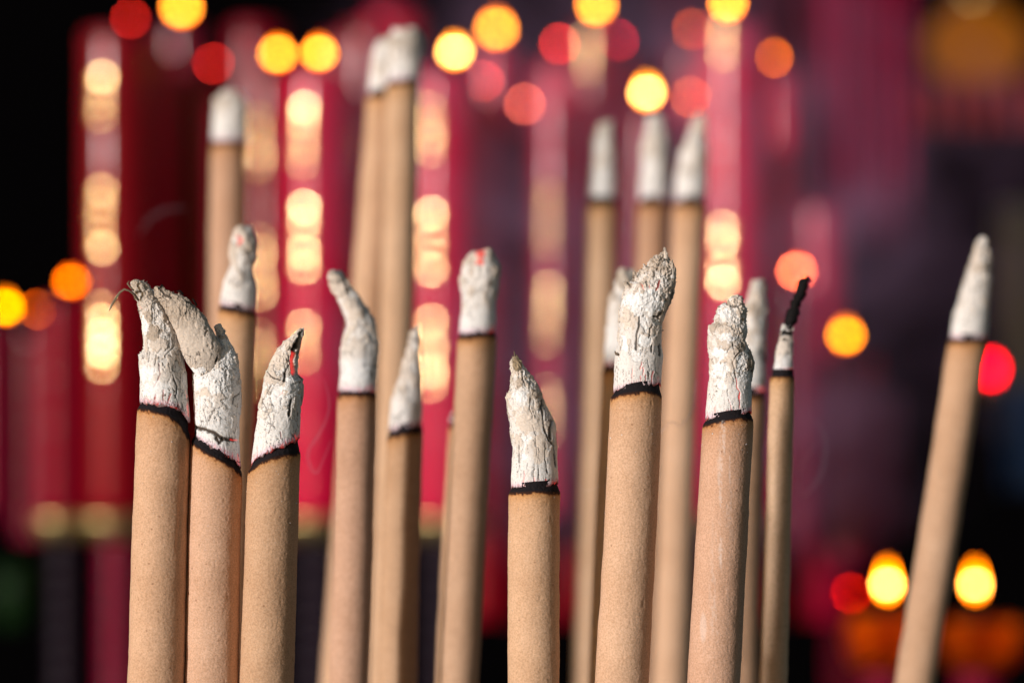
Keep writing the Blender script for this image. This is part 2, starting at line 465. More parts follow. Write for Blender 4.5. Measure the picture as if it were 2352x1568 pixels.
    V = np.stack([(p2[:, 0] - 1176) * px - org[0], d + p2[:, 1] * px - org[1], CZ - (p2[:, 2] - 784) * px - org[2]], 1)
    mesh_obj('char_ring', V, grid_faces(nrc, nu, False, True), CHAR, root)
    ash_loft(root, org, d, left, right, seed, base=[(x, y) for x, y in char], detail=detail, res=1.0 if detail else .35, **kw)
    return root, org

def tube(name, pts, radii, mat, root, org, d, n=10, seed=1, wob=0.0):
    """tapered tube through reference points (x, y[, depth offset in m])"""
    P3 = [Vector(P(q[0], q[1], d)) + Vector((0, q[2] if len(q) > 2 else 0, 0)) - Vector(org) for q in pts]
    V = []; rng = np.random.RandomState(seed)
    for i, c in enumerate(P3):
        t = (P3[min(i + 1, len(P3) - 1)] - P3[max(i - 1, 0)]).normalized()
        a = t.cross(Vector((0, 1, 0)))
        a = a.normalized() if a.length > .01 else Vector((1, 0, 0)); b_ = t.cross(a)
        for k in range(n):
            ang = 2 * PI * k / n; r = radii[i] * K * d * (1 + wob * (rng.rand() - .5))
            V.append(c + (a * math.cos(ang) + b_ * math.sin(ang)) * r)
    return mesh_obj(name, V, grid_faces(len(P3), n, True, True), mat, root)

# ================================================================== THE SHARP FRONT STICKS
cx1 = lambda X: 244.6 + X * .294
cy1 = lambda Y: 630.3 + Y * .294
def M(fx, fy, pts): return [(fx(a), fy(b_)) for a, b_ in pts]
f1x, f1y = cx1, cy1
rA, oA = stick('left stick of the front trio, grey ash leaning left with a loose curled fibre', FOC,
      (315.5, 438), (293, 425), [(316, 936), (345, 938), (392, 950), (418, 970), (438, 1009)], [(321, 921), (360, 925), (400, 930), (420, 940), (436, 968)],
      M(f1x, f1y, [(262, 985), (262, 800), (250, 700), (243, 625), (285, 590), (288, 500), (265, 350), (240, 200), (200, 110), (185, 50)]),
      M(f1x, f1y, [(655, 1120), (635, 950), (625, 750), (600, 600), (545, 410), (470, 270), (400, 170), (330, 85), (255, 42)]),
      3, 0, chipped=[([(422, 1010), (424, 1100), (418, 1180), (412, 1260)], 7, 2.2)],
      cracks=[(M(f1x, f1y, [(410, 940), (388, 1010)]), 3, 2, .9, .5), (M(f1x, f1y, [(470, 900), (462, 1010)]), 2, 2, .9, .3),
              (M(f1x, f1y, [(405, 620), (400, 700)]), 2, 2, .8, 0), (M(f1x, f1y, [(350, 600), (345, 680)]), 2, 2, .8, 0),
              (M(f1x, f1y, [(430, 690), (440, 780), (395, 880)]), 1.8, 2, .8, .2), (M(f1x, f1y, [(530, 780), (570, 870), (560, 960)]), 2.2, 2, .8, 0),
              (M(f1x, f1y, [(525, 930), (500, 1000)]), 2, 2, .8, .5), (M(f1x, f1y, [(540, 460), (545, 560), (470, 640)]), 2, 1.5, .5, 0),
              (M(f1x, f1y, [(440, 230), (520, 390)]), 3, 1.5, .3, 0), (M(f1x, f1y, [(255, 220), (280, 270)]), 2, 1.5, .3, .5),
              (M(f1x, f1y, [(640, 860), (650, 1100)]), 5, 1, .2, .75)],
      patches=[(f1x(375), f1y(450), 17, 20, 1.6, 'tan'), (f1x(290), f1y(400), 8, 26, .5, 'white'), (f1x(330), f1y(760), 22, 20, .2, 'white'),
               (f1x(400), f1y(900), 34, 20, .2, 'white')], tan=.10, rough=.9)
tube('loose_fibre', [(322, 690, -.004), (314, 677, -.006), (303, 668, -.008), (292, 665, -.008), (280, 673, -.007), (268, 690, -.006), (259, 704, -.005), (254, 714, -.004)],
     [2.2, 2.4, 2.2, 2.4, 2.6, 2.0, 1.6, .5], BAMBOO, rA, oA, FOC, seed=4, wob=.6)
tube('loose_fibre', [(312, 668, -.006), (304, 660, -.006), (298, 652, -.006), (302, 645, -.006)], [2.0, 2.4, 2.4, 1.0], BAMBOO, rA, oA, FOC, seed=5, wob=.6)

rB, oB = stick('middle incense stick of the front trio with a large brown ash flake bowed left', FOC + .002,
      (438, 557.5), (424, 548), [(439, 1012), (480, 1036), (515, 1054), (540, 1070), (558, 1090)], [(444, 996), (480, 1016), (515, 1033), (540, 1050), (553, 1068)],
      M(f1x, f1y, [(690, 1250), (690, 1180), (683, 1050), (680, 930), (668, 780), (720, 700), (800, 600), (860, 480), (850, 400)]),
      M(f1x, f1y, [(1050, 1480), (1035, 1290), (1050, 1100), (1055, 950), (1050, 800), (1020, 640), (1000, 580), (940, 480), (880, 378)]),
      8, 1,
      cracks=[(M(f1x, f1y, [(700, 1190), (780, 1205), (860, 1230), (930, 1275), (1000, 1290)]), 8, 3.2, 1, 0),
              (M(f1x, f1y, [(880, 1270), (900, 1310), (930, 1280)]), 6, 3, 1, 0), (M(f1x, f1y, [(690, 1190), (700, 1290)]), 8, 2, 1, 0),
              (M(f1x, f1y, [(990, 1285), (1025, 1290)]), 2.5, 1, .2, .9), (M(f1x, f1y, [(1030, 1400), (1045, 1480)]), 3, 1, .2, .6),
              (M(f1x, f1y, [(950, 740), (955, 820)]), 2, 2, .9, 0), (M(f1x, f1y, [(1050, 930), (1010, 960), (1005, 1010)]), 2, 2, .8, 0),
              (M(f1x, f1y, [(780, 1080), (810, 1170)]), 1.6, 1.5, .7, 0)],
      patches=[(f1x(760), f1y(840), 26, 12, .5, 'white'), (f1x(880), f1y(880), 24, 14, .3, 'white'), (f1x(780), f1y(930), 16, 10, 1.0, 'beige')], tan=-.25, rough=.75)
ash_loft(rB, oB, FOC + .002,
      M(f1x, f1y, [(690, 760), (640, 690), (600, 620), (560, 500), (530, 410), (440, 235), (395, 170), (380, 100)]),
      M(f1x, f1y, [(830, 830), (880, 740), (912, 640), (915, 560), (850, 440), (800, 360), (700, 240), (600, 165), (500, 130), (425, 85)]),
      12, name='ash_flake', ratio=.55, tan=.75, rough=.8, yoff=-.0050, lab='brown grainy flake of ash split from the rest',
      cracks=[(M(f1x, f1y, [(420, 90), (470, 160), (520, 180)]), 5, 2, .9, 0), (M(f1x, f1y, [(805, 430), (790, 480)]), 2.5, 2, .9, 0),
              (M(f1x, f1y, [(880, 650), (850, 760), (830, 820)]), 4, 3, 1, 0), (M(f1x, f1y, [(640, 210), (700, 240)]), 3, 2, .9, 0)],
      patches=[(f1x(700), f1y(760), 22, 10, .3, 'white')])
for k, pt in enumerate([[(455, 702), (448, 690), (444, 686)], [(424, 676), (416, 668), (408, 669)], [(371, 662), (374, 655), (380, 656)]]):
    tube('loose_fibre', [(a, b_, -.004) for a, b_ in pt], [2.4, 1.9, .7], BLACKWOOD, rB, oB, FOC, seed=k + 9, wob=.5)

f5x = lambda X: 555 + X * .24
f5y = lambda Y: 733.8 + Y * .24
rC, oC = stick('right stick of the front trio, pointed ash with a red ember in its tip', FOC - .003,
      (568.5, 690), (551, 675), [(568, 1084), (603, 1058), (639, 1044), (690, 1038)], [(576, 1067), (600, 1044), (620, 1034), (651, 1020), (688, 1003)],
      M(f5x, f5y, [(92, 1360), (130, 1050), (170, 750), (230, 500), (300, 350), (400, 210), (500, 130), (585, 68)]),
      M(f5x, f5y, [(555, 1120), (570, 850), (597, 720), (592, 570), (545, 520), (537, 400), (545, 300), (580, 190), (605, 80)]),
      17, 0,
      cracks=[(M(f5x, f5y, [(585, 100), (545, 200), (510, 290)]), 7, 9, 1, 0), (M(f5x, f5y, [(560, 170), (535, 270)]), 7, 10, 1, 0), (M(f5x, f5y, [(520, 240), (490, 290)]), 6, 7, 1, 0),
              (M(f5x, f5y, [(500, 320), (488, 420), (512, 500)]), 7, 8, .3, 1.1),
              (M(f5x, f5y, [(455, 335), (468, 420), (440, 480), (410, 580), (330, 560), (290, 540), (245, 490)]), 2.2, 3, .95, 0),
              (M(f5x, f5y, [(430, 510), (425, 580)]), 5, 4, 1, 0),
              (M(f5x, f5y, [(490, 760), (480, 830), (472, 910)]), 4.5, 4, 1, 0),
              (M(f5x, f5y, [(285, 620), (265, 700), (300, 790), (320, 830)]), 2.2, 2, .8, 0),
              (M(f5x, f5y, [(215, 800), (265, 890), (300, 1000), (275, 1080)]), 1.6, 2, .8, 0),
              (M(f5x, f5y, [(350, 750), (410, 690)]), 1.6, 1.5, .3, .6), (M(f5x, f5y, [(390, 1060), (400, 1130)]), 1.5, 2, .7, .2),
              (M(f5x, f5y, [(160, 1190), (165, 1290)]), 2, 2, .5, .4), (M(f5x, f5y, [(90, 1400), (130, 1290)]), 3, 1, .3, .7)],
      patches=[(f5x(350), f5y(720), 19, 27, 2.4, 'white'), (f5x(500), f5y(650), 18, 26, -1.5, 'white'), (f5x(370), f5y(400), 22, 26, -.6, 'beige'),
               (f5x(580), f5y(560), 6, 7, 0, 'dark')], tan=.0, rough=.8)

f2x = lambda X: 1138.4 + X * .228
f2y = lambda Y: 790.3 + Y * .228
rI, oI = stick('shortest sharp incense stick, alone at centre, cracked ash cone with a splintered brown point', FOC - .004,
      (1168.5, 1287), (1166, 1285.5), [(1168, 1129), (1200, 1126), (1230, 1124), (1288, 1127)], [(1172, 1118), (1200, 1114), (1229, 1111), (1260, 1110), (1284, 1103)],
      M(f2x, f2y, [(155, 1430), (160, 1200), (165, 1050), (140, 850), (118, 650), (103, 510), (140, 455), (150, 330), (145, 200), (180, 110)]),
      M(f2x, f2y, [(632, 1370), (625, 1200), (622, 950), (605, 800), (540, 670), (460, 510), (420, 410), (370, 330), (300, 240), (232, 130)]),
      23, 0, tip_bamboo=(f2x(215), f2y(180), 12, 24),
      cracks=[(M(f2x, f2y, [(370, 800), (400, 900), (415, 1100)]), 1.8, 2, .9, 0), (M(f2x, f2y, [(500, 990), (498, 1130), (522, 1290)]), 1.8, 2, .9, 0),
              (M(f2x, f2y, [(460, 560), (480, 700), (490, 840), (540, 960)]), 3, 3, .95, 0), (M(f2x, f2y, [(540, 960), (585, 1020), (600, 1220)]), 3.6, 3, 1, 0),
              (M(f2x, f2y, [(355, 540), (345, 640), (380, 720)]), 1.6, 2, .9, 0), (M(f2x, f2y, [(575, 760), (545, 850), (560, 950)]), 5, 4, .9, 0),
              (M(f2x, f2y, [(280, 1270), (285, 1350), (268, 1425)]), 2, 2, .3, .75), (M(f2x, f2y, [(325, 1370), (330, 1430)]), 2, 2, .3, .7),
              (M(f2x, f2y, [(395, 1330), (395, 1420)]), 1.8, 2, .3, .6), (M(f2x, f2y, [(510, 1350), (515, 1410)]), 2, 2, .3, .75),
              (M(f2x, f2y, [(130, 730), (150, 732)]), 1.5, 2, .7, .2), (M(f2x, f2y, [(345, 370), (352, 390)]), 2.5, 3, 1, 0),
              (M(f2x, f2y, [(265, 290), (275, 350), (300, 410)]), 2.2, 2, .8, 0), (M(f2x, f2y, [(230, 1010), (235, 1180)]), 2.5, 2, .7, 0),
              (M(f2x, f2y, [(375, 1260), (360, 1330)]), 1.4, 1.5, .6, 0), (M(f2x, f2y, [(320, 1190), (318, 1250)]), 1.4, 1.5, .6, 0)],
      patches=[(f2x(300), f2y(965), 10, 17, 1.6, 'white'), (f2x(285), f2y(1120), 9, 13, 1.8, 'white'), (f2x(240), f2y(530), 24, 12, -1.0, 'white'),
               (f2x(350), f2y(760), 36, 30, 0, 'beige'), (f2x(450), f2y(1050), 18, 40, 0, 'beige'), (f2x(390), f2y(510), 13, 12, -3, 'tan'), (f2x(120), f2y(510), 7, 10, -2, 'beige')], tan=0.02, rough=.75)

for k, (pts, rr) in enumerate((([(1188, 850), (1185, 830), (1181, 806)], [5, 4.5, .8]), ([(1192, 848), (1190, 830), (1187, 814)], [5, 4, .8]), ([(1182, 838), (1179, 822), (1176, 816)], [4, 3, .6]))):
    tube('bamboo_splinter', [(a, b_, -.0025) for a, b_ in pts], rr, BAMBOO, rI, oI, FOC, 7, k + 20, .8)
f3x = lambda X: 1383 + X * .24
f3y = lambda Y: 564.5 + Y * .24
rJ, oJ = stick('tallest sharp incense stick in front, crumbling wide jagged ash leaning right', FOC,
      (1402, 1521), (1367, 1490), [(1402, 912), (1431, 901), (1474, 896), (1500, 899), (1521, 908)], [(1408, 899), (1431, 890), (1467, 884), (1500, 882), (1518, 880)],
      M(f3x, f3y, [(108, 1370), (118, 1100), (140, 950), (150, 850), (155, 620), (190, 500), (220, 400), (235, 350), (300, 330), (330, 290), (385, 225), (460, 150), (540, 95), (575, 60)]),
      M(f3x, f3y, [(562, 1300), (575, 1150), (588, 1050), (575, 950), (578, 740), (630, 610), (680, 480), (703, 350), (700, 240), (650, 130), (600, 48)]),
      31, 2,
      cracks=[(M(f3x, f3y, [(545, 330), (530, 400), (510, 425)]), 3.4, 4, .9, .35), (M(f3x, f3y, [(365, 370), (385, 415)]), 2.4, 2, .3, .8), (M(f3x, f3y, [(445, 375), (435, 420)]), 1.5, 2, .3, .7),
              (M(f3x, f3y, [(580, 110), (530, 200), (490, 290)]), 2.4, 2, .6, 0), (M(f3x, f3y, [(340, 690), (350, 760), (320, 850), (315, 990)]), 3.6, 3.2, .9, 0),
              (M(f3x, f3y, [(480, 760), (455, 800), (445, 880)]), 2.6, 3, .9, 0), (M(f3x, f3y, [(490, 680), (530, 680), (560, 640)]), 4, 4, .9, 0),
              (M(f3x, f3y, [(180, 900), (165, 990)]), 1.5, 2, .7, 0), (M(f3x, f3y, [(550, 950), (555, 1040)]), 5, 4, 1, 0), (M(f3x, f3y, [(470, 950), (465, 1010)]), 3, 3, .9, 0),
              (M(f3x, f3y, [(370, 1110), (355, 1180), (385, 1160), (385, 1230)]), 1.8, 2, .3, .8), (M(f3x, f3y, [(360, 1240), (362, 1320)]), 2, 2, .3, .7),
              (M(f3x, f3y, [(285, 1150), (275, 1320)]), 1.6, 2, .3, .55), (M(f3x, f3y, [(480, 1200), (462, 1310)]), 1.8, 2, .3, .6), (M(f3x, f3y, [(320, 1280), (325, 1330)]), 1.6, 2, .3, .5),
              (M(f3x, f3y, [(410, 1230), (408, 1310)]), 1.6, 2, .4, .5), (M(f3x, f3y, [(430, 1090), (436, 1160)]), 1.4, 2, .7, 0),
              (M(f3x, f3y, [(640, 100), (645, 200)]), 5, 1.5, .85, 0), (M(f3x, f3y, [(690, 400), (640, 560), (590, 720)]), 5, 1.2, .8, 0)],
      patches=[(f3x(200), f3y(920), 10, 18, 1.8, 'white'), (f3x(400), f3y(920), 17, 14, 2.2, 'white'), (f3x(385), f3y(730), 11, 16, 2.4, 'white'), (f3x(520), f3y(720), 9, 9, 3.5, 'white'),
               (f3x(320), f3y(1060), 15, 14, 1.2, 'white'), (f3x(500), f3y(800), 14, 12, -1, 'beige'), (f3x(380), f3y(550), 48, 26, -1, 'white'), (f3x(240), f3y(700), 20, 24, 0, 'beige'),
               (f3x(250), f3y(370), 10, 9, -1.5, 'tan')], tan=.08, rough=1.15, sm=3)
tube('loose_fibre', [(1457, 640, -.002), (1456, 632, -.002), (1455, 625, -.002)], [3, 2, .6], BAMBOO, rJ, oJ, FOC)
tube('loose_fibre', [(1422, 815, -.004), (1414, 812, -.004), (1411, 806, -.004)], [3.4, 3, 1], BAMBOO, rJ, oJ, FOC)
tube('loose_fibre', [(1524, 584, 0), (1523.5, 577, 0), (1524, 570, 0)], [4, 2.6, .6], BAMBOO, rJ, oJ, FOC)

for k, (pts, rr) in enumerate((([(1530, 640), (1530, 600), (1526, 568)], [9, 7, 1]), ([(1512, 640), (1509, 612), (1507, 585)], [8, 7, 1.5]), ([(1540, 640), (1543, 615), (1540, 600)], [8, 6, 1]),
      ([(1488, 650), (1483, 625), (1479, 606)], [8, 6, 1]), ([(1470, 655), (1462, 640), (1455, 625)], [7, 5, .8]), ([(1445, 668), (1438, 655), (1433, 648)], [7, 5, 1]))):
    ash_loft(rJ, oJ, FOC, [(a - r_, b_) for (a, b_), r_ in zip(pts, rr)], [(a + r_, b_) for (a, b_), r_ in zip(pts, rr)], 200 + k, name='ash_splinter', res=1, tan=.25, rough=.45, ratio=.6, yoff=-.002 - .001 * (k % 3))
f4x = lambda X: 1599.4 + X * .2101
f4y = lambda Y: 658.6 + Y * .2101
rK, oK = stick('front incense stick with pale chalky streaks and blunt crumbly ash topped by a nub', FOC + .002,
      (1614, 1730.5), (1578, 1700), [(1615, 974), (1652, 964), (1694, 957), (1731, 962)], [(1619, 960), (1640, 955), (1662, 951), (1695, 948), (1727, 943)],
      M(f4x, f4y, [(98, 1420), (130, 1050), (140, 800), (118, 700), (122, 420), (185, 400), (185, 350), (235, 245), (275, 195), (345, 200), (350, 130), (400, 85)]),
      M(f4x, f4y, [(605, 1350), (603, 1100), (620, 950), (645, 830), (590, 690), (545, 590), (565, 480), (545, 380), (548, 240), (515, 180), (500, 80)]),
      37, 3, sm=4,
      cracks=[(M(f4x, f4y, [(380, 620), (405, 740)]), 1.6, 2, .9, 0), (M(f4x, f4y, [(450, 725), (410, 760), (380, 825), (400, 900), (420, 1000)]), 2.4, 3, 1, 0),
              (M(f4x, f4y, [(420, 1000), (432, 1090), (462, 1150), (455, 1230)]), 1.8, 2.5, .3, .85), (M(f4x, f4y, [(462, 1160), (455, 1220)]), 2.8, 2.5, .2, .95),
              (M(f4x, f4y, [(455, 1230), (460, 1320)]), 1.6, 2, .3, .6), (M(f4x, f4y, [(340, 1230), (370, 1340)]), 1.6, 2, .3, .6),
              (M(f4x, f4y, [(325, 1120), (325, 1190)]), 1.4, 2, .8, 0), (M(f4x, f4y, [(190, 1300), (190, 1390)]), 1.8, 2, .4, .4), (M(f4x, f4y, [(320, 1330), (320, 1380)]), 1.8, 2, .5, .4),
              (M(f4x, f4y, [(370, 210), (440, 215), (510, 190)]), 2.4, 2.5, .85, 0), (M(f4x, f4y, [(635, 860), (600, 930)]), 3.5, 2, .9, 0)],
      patches=[(f4x(235), f4y(730), 17, 16, 1.4, 'white'), (f4x(250), f4y(920), 17, 19, 1.4, 'white'), (f4x(255), f4y(1060), 14, 14, 1.4, 'white'), (f4x(475), f4y(850), 12, 22, 1.8, 'white'),
               (f4x(500), f4y(980), 11, 14, 1.0, 'white'), (f4x(350), f4y(820), 9, 30, -.5, 'beige'), (f4x(465), f4y(670), 14, 9, -.5, 'tan'), (f4x(300), f4y(280), 15, 14, -1, 'white'),
               (f4x(380), f4y(470), 34, 14, -.5, 'beige'), (f4x(320), f4y(560), 16, 10, -1, 'white'), (f4x(590), f4y(800), 8, 22, 0, 'tan')], tan=.02, rough=.9)

# ================================================================== THE SOFT STICKS BEHIND
def soft(label, d, top, bot, yb, left, right, seed, mat=0, ch=None, group=None, **kw):
    edge = [(top[0], yb[0]), (top[1], yb[1])]
    h = ch or 10
    char = [(top[0] + 2, yb[0] - h), (top[1] - 2, yb[1] - h)]
    kw.setdefault('rough', 1.7); kw.setdefault('sm', 3)
    return stick(label, d, top, bot, edge, char, left, right, seed, mat, False, group, **kw)

soft('blurred incense stick with a thin ash finger leaning left, beside the front trio', 1.21, (775, 866), (756, 848), (906, 906),
     [(777, 892), (782, 855), (779, 800), (795, 745), (783, 700), (765, 665), (752, 622)], [(864, 892), (868, 850), (873, 790), (860, 730), (832, 690), (805, 655), (775, 618)], 41, 1,
     patches=[(825, 850, 34, 32, 0, 'white')], cracks=[([(840, 838), (870, 842)], 5, 3, .9, 0), ([(780, 808), (810, 812)], 3, 2, .5, 0)])
soft('blurred incense stick with shaded grey ash, right beside the left-leaning ash finger', 1.249, (888, 973), (866, 958), (1004, 984),
     [(893, 985), (897, 920), (915, 870), (930, 820), (948, 760)], [(970, 965), (972, 900), (968, 850), (965, 800), (966, 742)], 43, 0, ch=14, tan=.1)
soft('blurred incense stick left of centre with blunt ash glowing pink at its top', 1.240, (1051, 1140), (1008, 1099), (776, 770),
     [(1054, 765), (1060, 700), (1056, 640), (1066, 600), (1080, 578)], [(1138, 757), (1140, 700), (1147, 640), (1145, 605), (1125, 574)], 47, 0,
     patches=[(1103, 585, 7, 14, 0, 'ember'), (1100, 605, 8, 6, 0, 'ember')])
soft('short dim incense stick almost hidden behind the pink-tipped stick', 1.30, (1031, 1105), (1000, 1080), (972, 985),
     [(1030, 965), (1045, 930), (1060, 900)], [(1098, 970), (1095, 930), (1080, 900)], 48, 0, tan=.3)
soft('blurred incense stick behind the front trio, white ash with a small red glowing spot', 1.25, (501, 590), (478, 560), (709, 722),
     [(505, 700), (512, 650), (528, 610), (527, 560), (545, 520)], [(588, 712), (590, 660), (583, 620), (592, 565), (580, 515)], 53, 0,
     patches=[(550, 553, 6, 10, 1, 'ember')])
soft('tall heavily blurred incense stick at the left with a short rounded white ash cap', 1.50, (484, 568), (478, 560), (331, 331),
     [(487, 323), (488, 270), (492, 235), (515, 208)], [(570, 323), (571, 270), (566, 235), (545, 206)], 59, 1, ch=6)
soft('tallest blurred incense stick of the joined pair, ash cap reaching nearest the top edge', 1.47, (886, 966), (848, 930), (196, 192),
     [(888, 188), (892, 140), (890, 95), (905, 68)], [(966, 184), (970, 130), (970, 90), (955, 66)], 61, 2, ch=8)
soft('tall blurred incense stick leaning into its taller neighbour, ash cap slightly lower', 1.485, (842, 916), (736, 830), (222, 222),
     [(846, 212), (850, 150), (862, 105), (880, 90)], [(915, 210), (915, 150), (910, 110), (900, 88)], 67, 2, ch=8)
soft('left stick of the three blurred incense sticks in a row, pointed white ash', 1.56, (1347, 1420), (1316, 1392), (470, 470),
     [(1352, 456), (1356, 400), (1360, 340), (1375, 280)], [(1416, 456), (1418, 400), (1415, 350), (1402, 280)], 71, 2, ch=9)
soft('middle stick of the three blurred incense sticks in a row, right below a yellow flame', 1.57, (1463, 1538), (1424, 1500), (468, 468),
     [(1467, 455), (1470, 400), (1474, 330), (1490, 265)], [(1536, 455), (1538, 400), (1535, 330), (1518, 262)], 73, 1, ch=9)
soft('right stick of the three blurred sticks in a row, ash bent to the right', 1.55, (1546, 1625), (1495, 1580), (470, 470),
     [(1549, 458), (1552, 400), (1562, 350), (1580, 310), (1600, 262)], [(1622, 458), (1626, 400), (1627, 350), (1622, 310), (1618, 260)], 79, 2, ch=9)
soft('blurred incense stick mostly hidden behind the tallest sharp stick, pale ash beside it', 1.27, (1383, 1462), (1350, 1432), (850, 850),
     [(1386, 838), (1390, 760), (1400, 690), (1425, 615)], [(1460, 838), (1460, 760), (1462, 700), (1455, 620)], 83, 0, ch=12)
soft('blurred incense stick tucked behind the chalky front stick, tall pale ash showing', 1.28, (1678, 1757), (1660, 1739), (908, 908),
     [(1682, 895), (1690, 820), (1700, 740), (1730, 645)], [(1756, 895), (1758, 850), (1762, 720), (1752, 640)], 89, 0, ch=10,
     cracks=[([(1745, 805), (1765, 840)], 9, 2, .9, 0), ([(1720, 893), (1756, 893)], 6, 1, 0, .9)])
rM, oM = soft('slim incense stick with a black burnt bamboo core sticking up', 1.18, (1769, 1825), (1744, 1809), (864, 864),
     [(1775, 853), (1782, 810), (1790, 780), (1797, 745)], [(1822, 853), (1822, 810), (1820, 780), (1822, 742)], 97, 2, ch=8,
     cracks=[([(1785, 765), (1822, 765)], 6, 2, .7, 0), ([(1800, 850), (1822, 850)], 6, 1, 0, .9)])
_cp = smooth1(resample([(1808, 800), (1806, 757), (1816, 735), (1829, 692), (1838, 675), (1848, 647), (1857, 638)], 46), 5)
_nz = vnoise(np.stack([_cp[:, 1] / 6, _cp[:, 1] * 0, _cp[:, 1] * 0 + 3.3], 1), 5); _nz2 = vnoise(np.stack([_cp[:, 1] / 9, _cp[:, 1] * 0 + 7, _cp[:, 1] * 0], 1), 6)
tube('charred_core', [(a + 2.5 * q, b_) for (a, b_), q in zip(_cp, _nz2)], [max(5, 11.5 + 4 * q) * (1 if k < 43 else .75) for k, q in enumerate(_nz)], BLACKWOOD, rM, oM, 1.18, 18, 5, .35)
soft('lone blurred incense stick at far right, leaning right with a long pointed ash cone', 1.32, (2178, 2268), (2056, 2148), (784, 784),
     [(2182, 774), (2192, 710), (2215, 640), (2235, 590), (2248, 545)], [(2266, 774), (2272, 710), (2277, 640), (2275, 600), (2262, 540)], 101, 0, ch=8,
     tan=.1, cracks=[([(2268, 600), (2275, 625)], 6, 2, .9, 0)])

# ================================================================== CANDLES
def flame_mesh(root, loc, h, w, seed, strength, col=(1, .42, .03)):
    n = 20; prof = []
    for i in range(15):
        t = i / 14
        r = w / 2 * (math.sin(PI * min(1, t * 1.0) ** .62) ** .9 if 0 < t < 1 else 0.0)
        prof.append((max(r, 1e-4), t * h))
    key = 'flame_%g_%g' % (round(strength), round(col[1], 2))
    m = bpy.data.materials.get(key)
    if not m:
        m = bpy.data.materials.new(key); m.use_nodes = True; nt = m.node_tree; nt.nodes.clear()
        o = N(nt, 'ShaderNodeOutputMaterial'); e = N(nt, 'ShaderNodeEmission'); nt.links.new(e.outputs[0], o.inputs[0])
        tc = N(nt, 'ShaderNodeTexCoord'); sp = N(nt, 'ShaderNodeSeparateXYZ'); nt.links.new(tc.outputs['Generated'], sp.inputs[0])
        r = N(nt, 'ShaderNodeValToRGB'); el = r.color_ramp.elements
        el[0].position = 0; el[0].color = (col[0] * .6, col[1] * .25, .0, 1)
        el[1].position = 1; el[1].color = (.30, col[1] * .12, .0, 1)
        k = el.new(.26); k.color = (.6, col[1] * .38, 0, 1)
        k = el.new(.34); k.color = (2.6, col[1] * 2.5, col[2] * 4.2, 1)
        k = el.new(.46); k.color = (.62, col[1] * .42, 0, 1)
        nt.links.new(sp.outputs[2], r.inputs[0]); nt.links.new(r.outputs[0], e.inputs[0]); e.inputs[1].default_value = strength
    return lathe('flame', prof, m, root, loc, n)

def relief(root, R, zc, hgt, seed, az=-.39, span=.42, fat=1.0):
    """one gold ornament: a column of shallow embossed cushions standing proud of the wax"""
    rng = np.random.RandomState(seed); V = []; F = []
    nb = max(2, round(hgt / .0145)); rv = .022 * fat; na, nz_ = 17, 11
    for i in range(nb):
        z0 = zc - hgt / 2 + hgt * i / nb + .0006; z1 = zc - hgt / 2 + hgt * (i + 1) / nb - .0006
        h = (z1 - z0) / 2 * rng.uniform(.75, .98); sp = span * rng.uniform(.6, 1.1); b0 = len(V); rv = .022 * fat * rng.choice([.15, .3, .6, .9, 1.35]); rv = max(rv, h * 1.05); tz = rng.uniform(-.22, .10)
        for j in range(nz_):
            t = -1 + 2 * j / (nz_ - 1); z = (z0 + z1) / 2 + t * h
            bulge = math.sqrt(max(rv * rv - (t * h) ** 2, 0)) - math.sqrt(max(rv * rv - h * h, 0)) + .0022 * (1 + t) * max(0, tz)
            wd = sp / 2 * math.sqrt(max(0, 1 - .55 * t * t))
            for k in range(na):
                u = -1 + 2 * k / (na - 1); a_ = az + u * wd
                rad = R + (.0008 + bulge) * (1 if abs(u) < .99 else 0) * (1 if 0 < j < nz_ - 1 else .3) - (.0004 if abs(u) > .99 else 0)
                V.append((math.sin(a_) * rad, -math.cos(a_) * rad, z))
        for j in range(nz_ - 1):
            for k in range(na - 1):
                q = b0 + j * na + k; F.append((q, q + 1, q + na + 1, q + na))
    return mesh_obj('gold_relief', V, F, GOLD, root)

def candle(label, x, ytop, ybot, wpx, d, mat, reliefs=(), flame=None, group='tall red candles', seed=1, az=-.39):
    """wax column with a dished top, wick, flame and raised gold ornaments"""
    R = wpx / 2 * K * d
    bx, by, bz = P(x, ybot, d); H = (ybot - ytop) * K * d
    root = thing('pillar_candle', (bx, by, bz), label, 'candle', group)
    prof = [(R * .97, 0), (R, .003)] + [(R * (1 + .004 * math.sin(i * 1.7 + seed)), .003 + (H - .008) * i / 30) for i in range(1, 31)]
    prof += [(R * .99, H - .003), (R * .95, H), (R * .86, H - .001), (R * .6, H - .008), (R * .25, H - .012), (R * .02, H - .012)]
    lathe('wax_column', prof, mat, root, n=72, wob=lambda t, z: .012 * math.sin(3 * t + seed) * max(0, (z - H + .03) / .03) + .004 * math.sin(2 * t + z * 20))
    for k, (y0, y1, ft) in enumerate(reliefs):
        z0, z1 = (ybot - y1) * K * d, (ybot - y0) * K * d
        relief(root, R, (z0 + z1) / 2, z1 - z0, seed * 31 + k, az=az, fat=ft)
    if flame:
        fx, fy, fh, fw, st = flame[:5]; col = flame[5] if len(flame) > 5 else (1, .42, .03)
        dx = (fx - x) * K * d; zf = (ybot - fy) * K * d
        h = fh * K * d; w_ = fw * K * d
        lathe('wick', [(.0012, 0), (.0013, (zf - h * .35) - (H - .012)), (.0008, (zf - h * .2) - (H - .012))], WICK, root, (dx, 0, H - .012), 10)
        flame_mesh(root, (dx, 0, zf - h / 2), h, w_, seed, st, col)
    return root, R

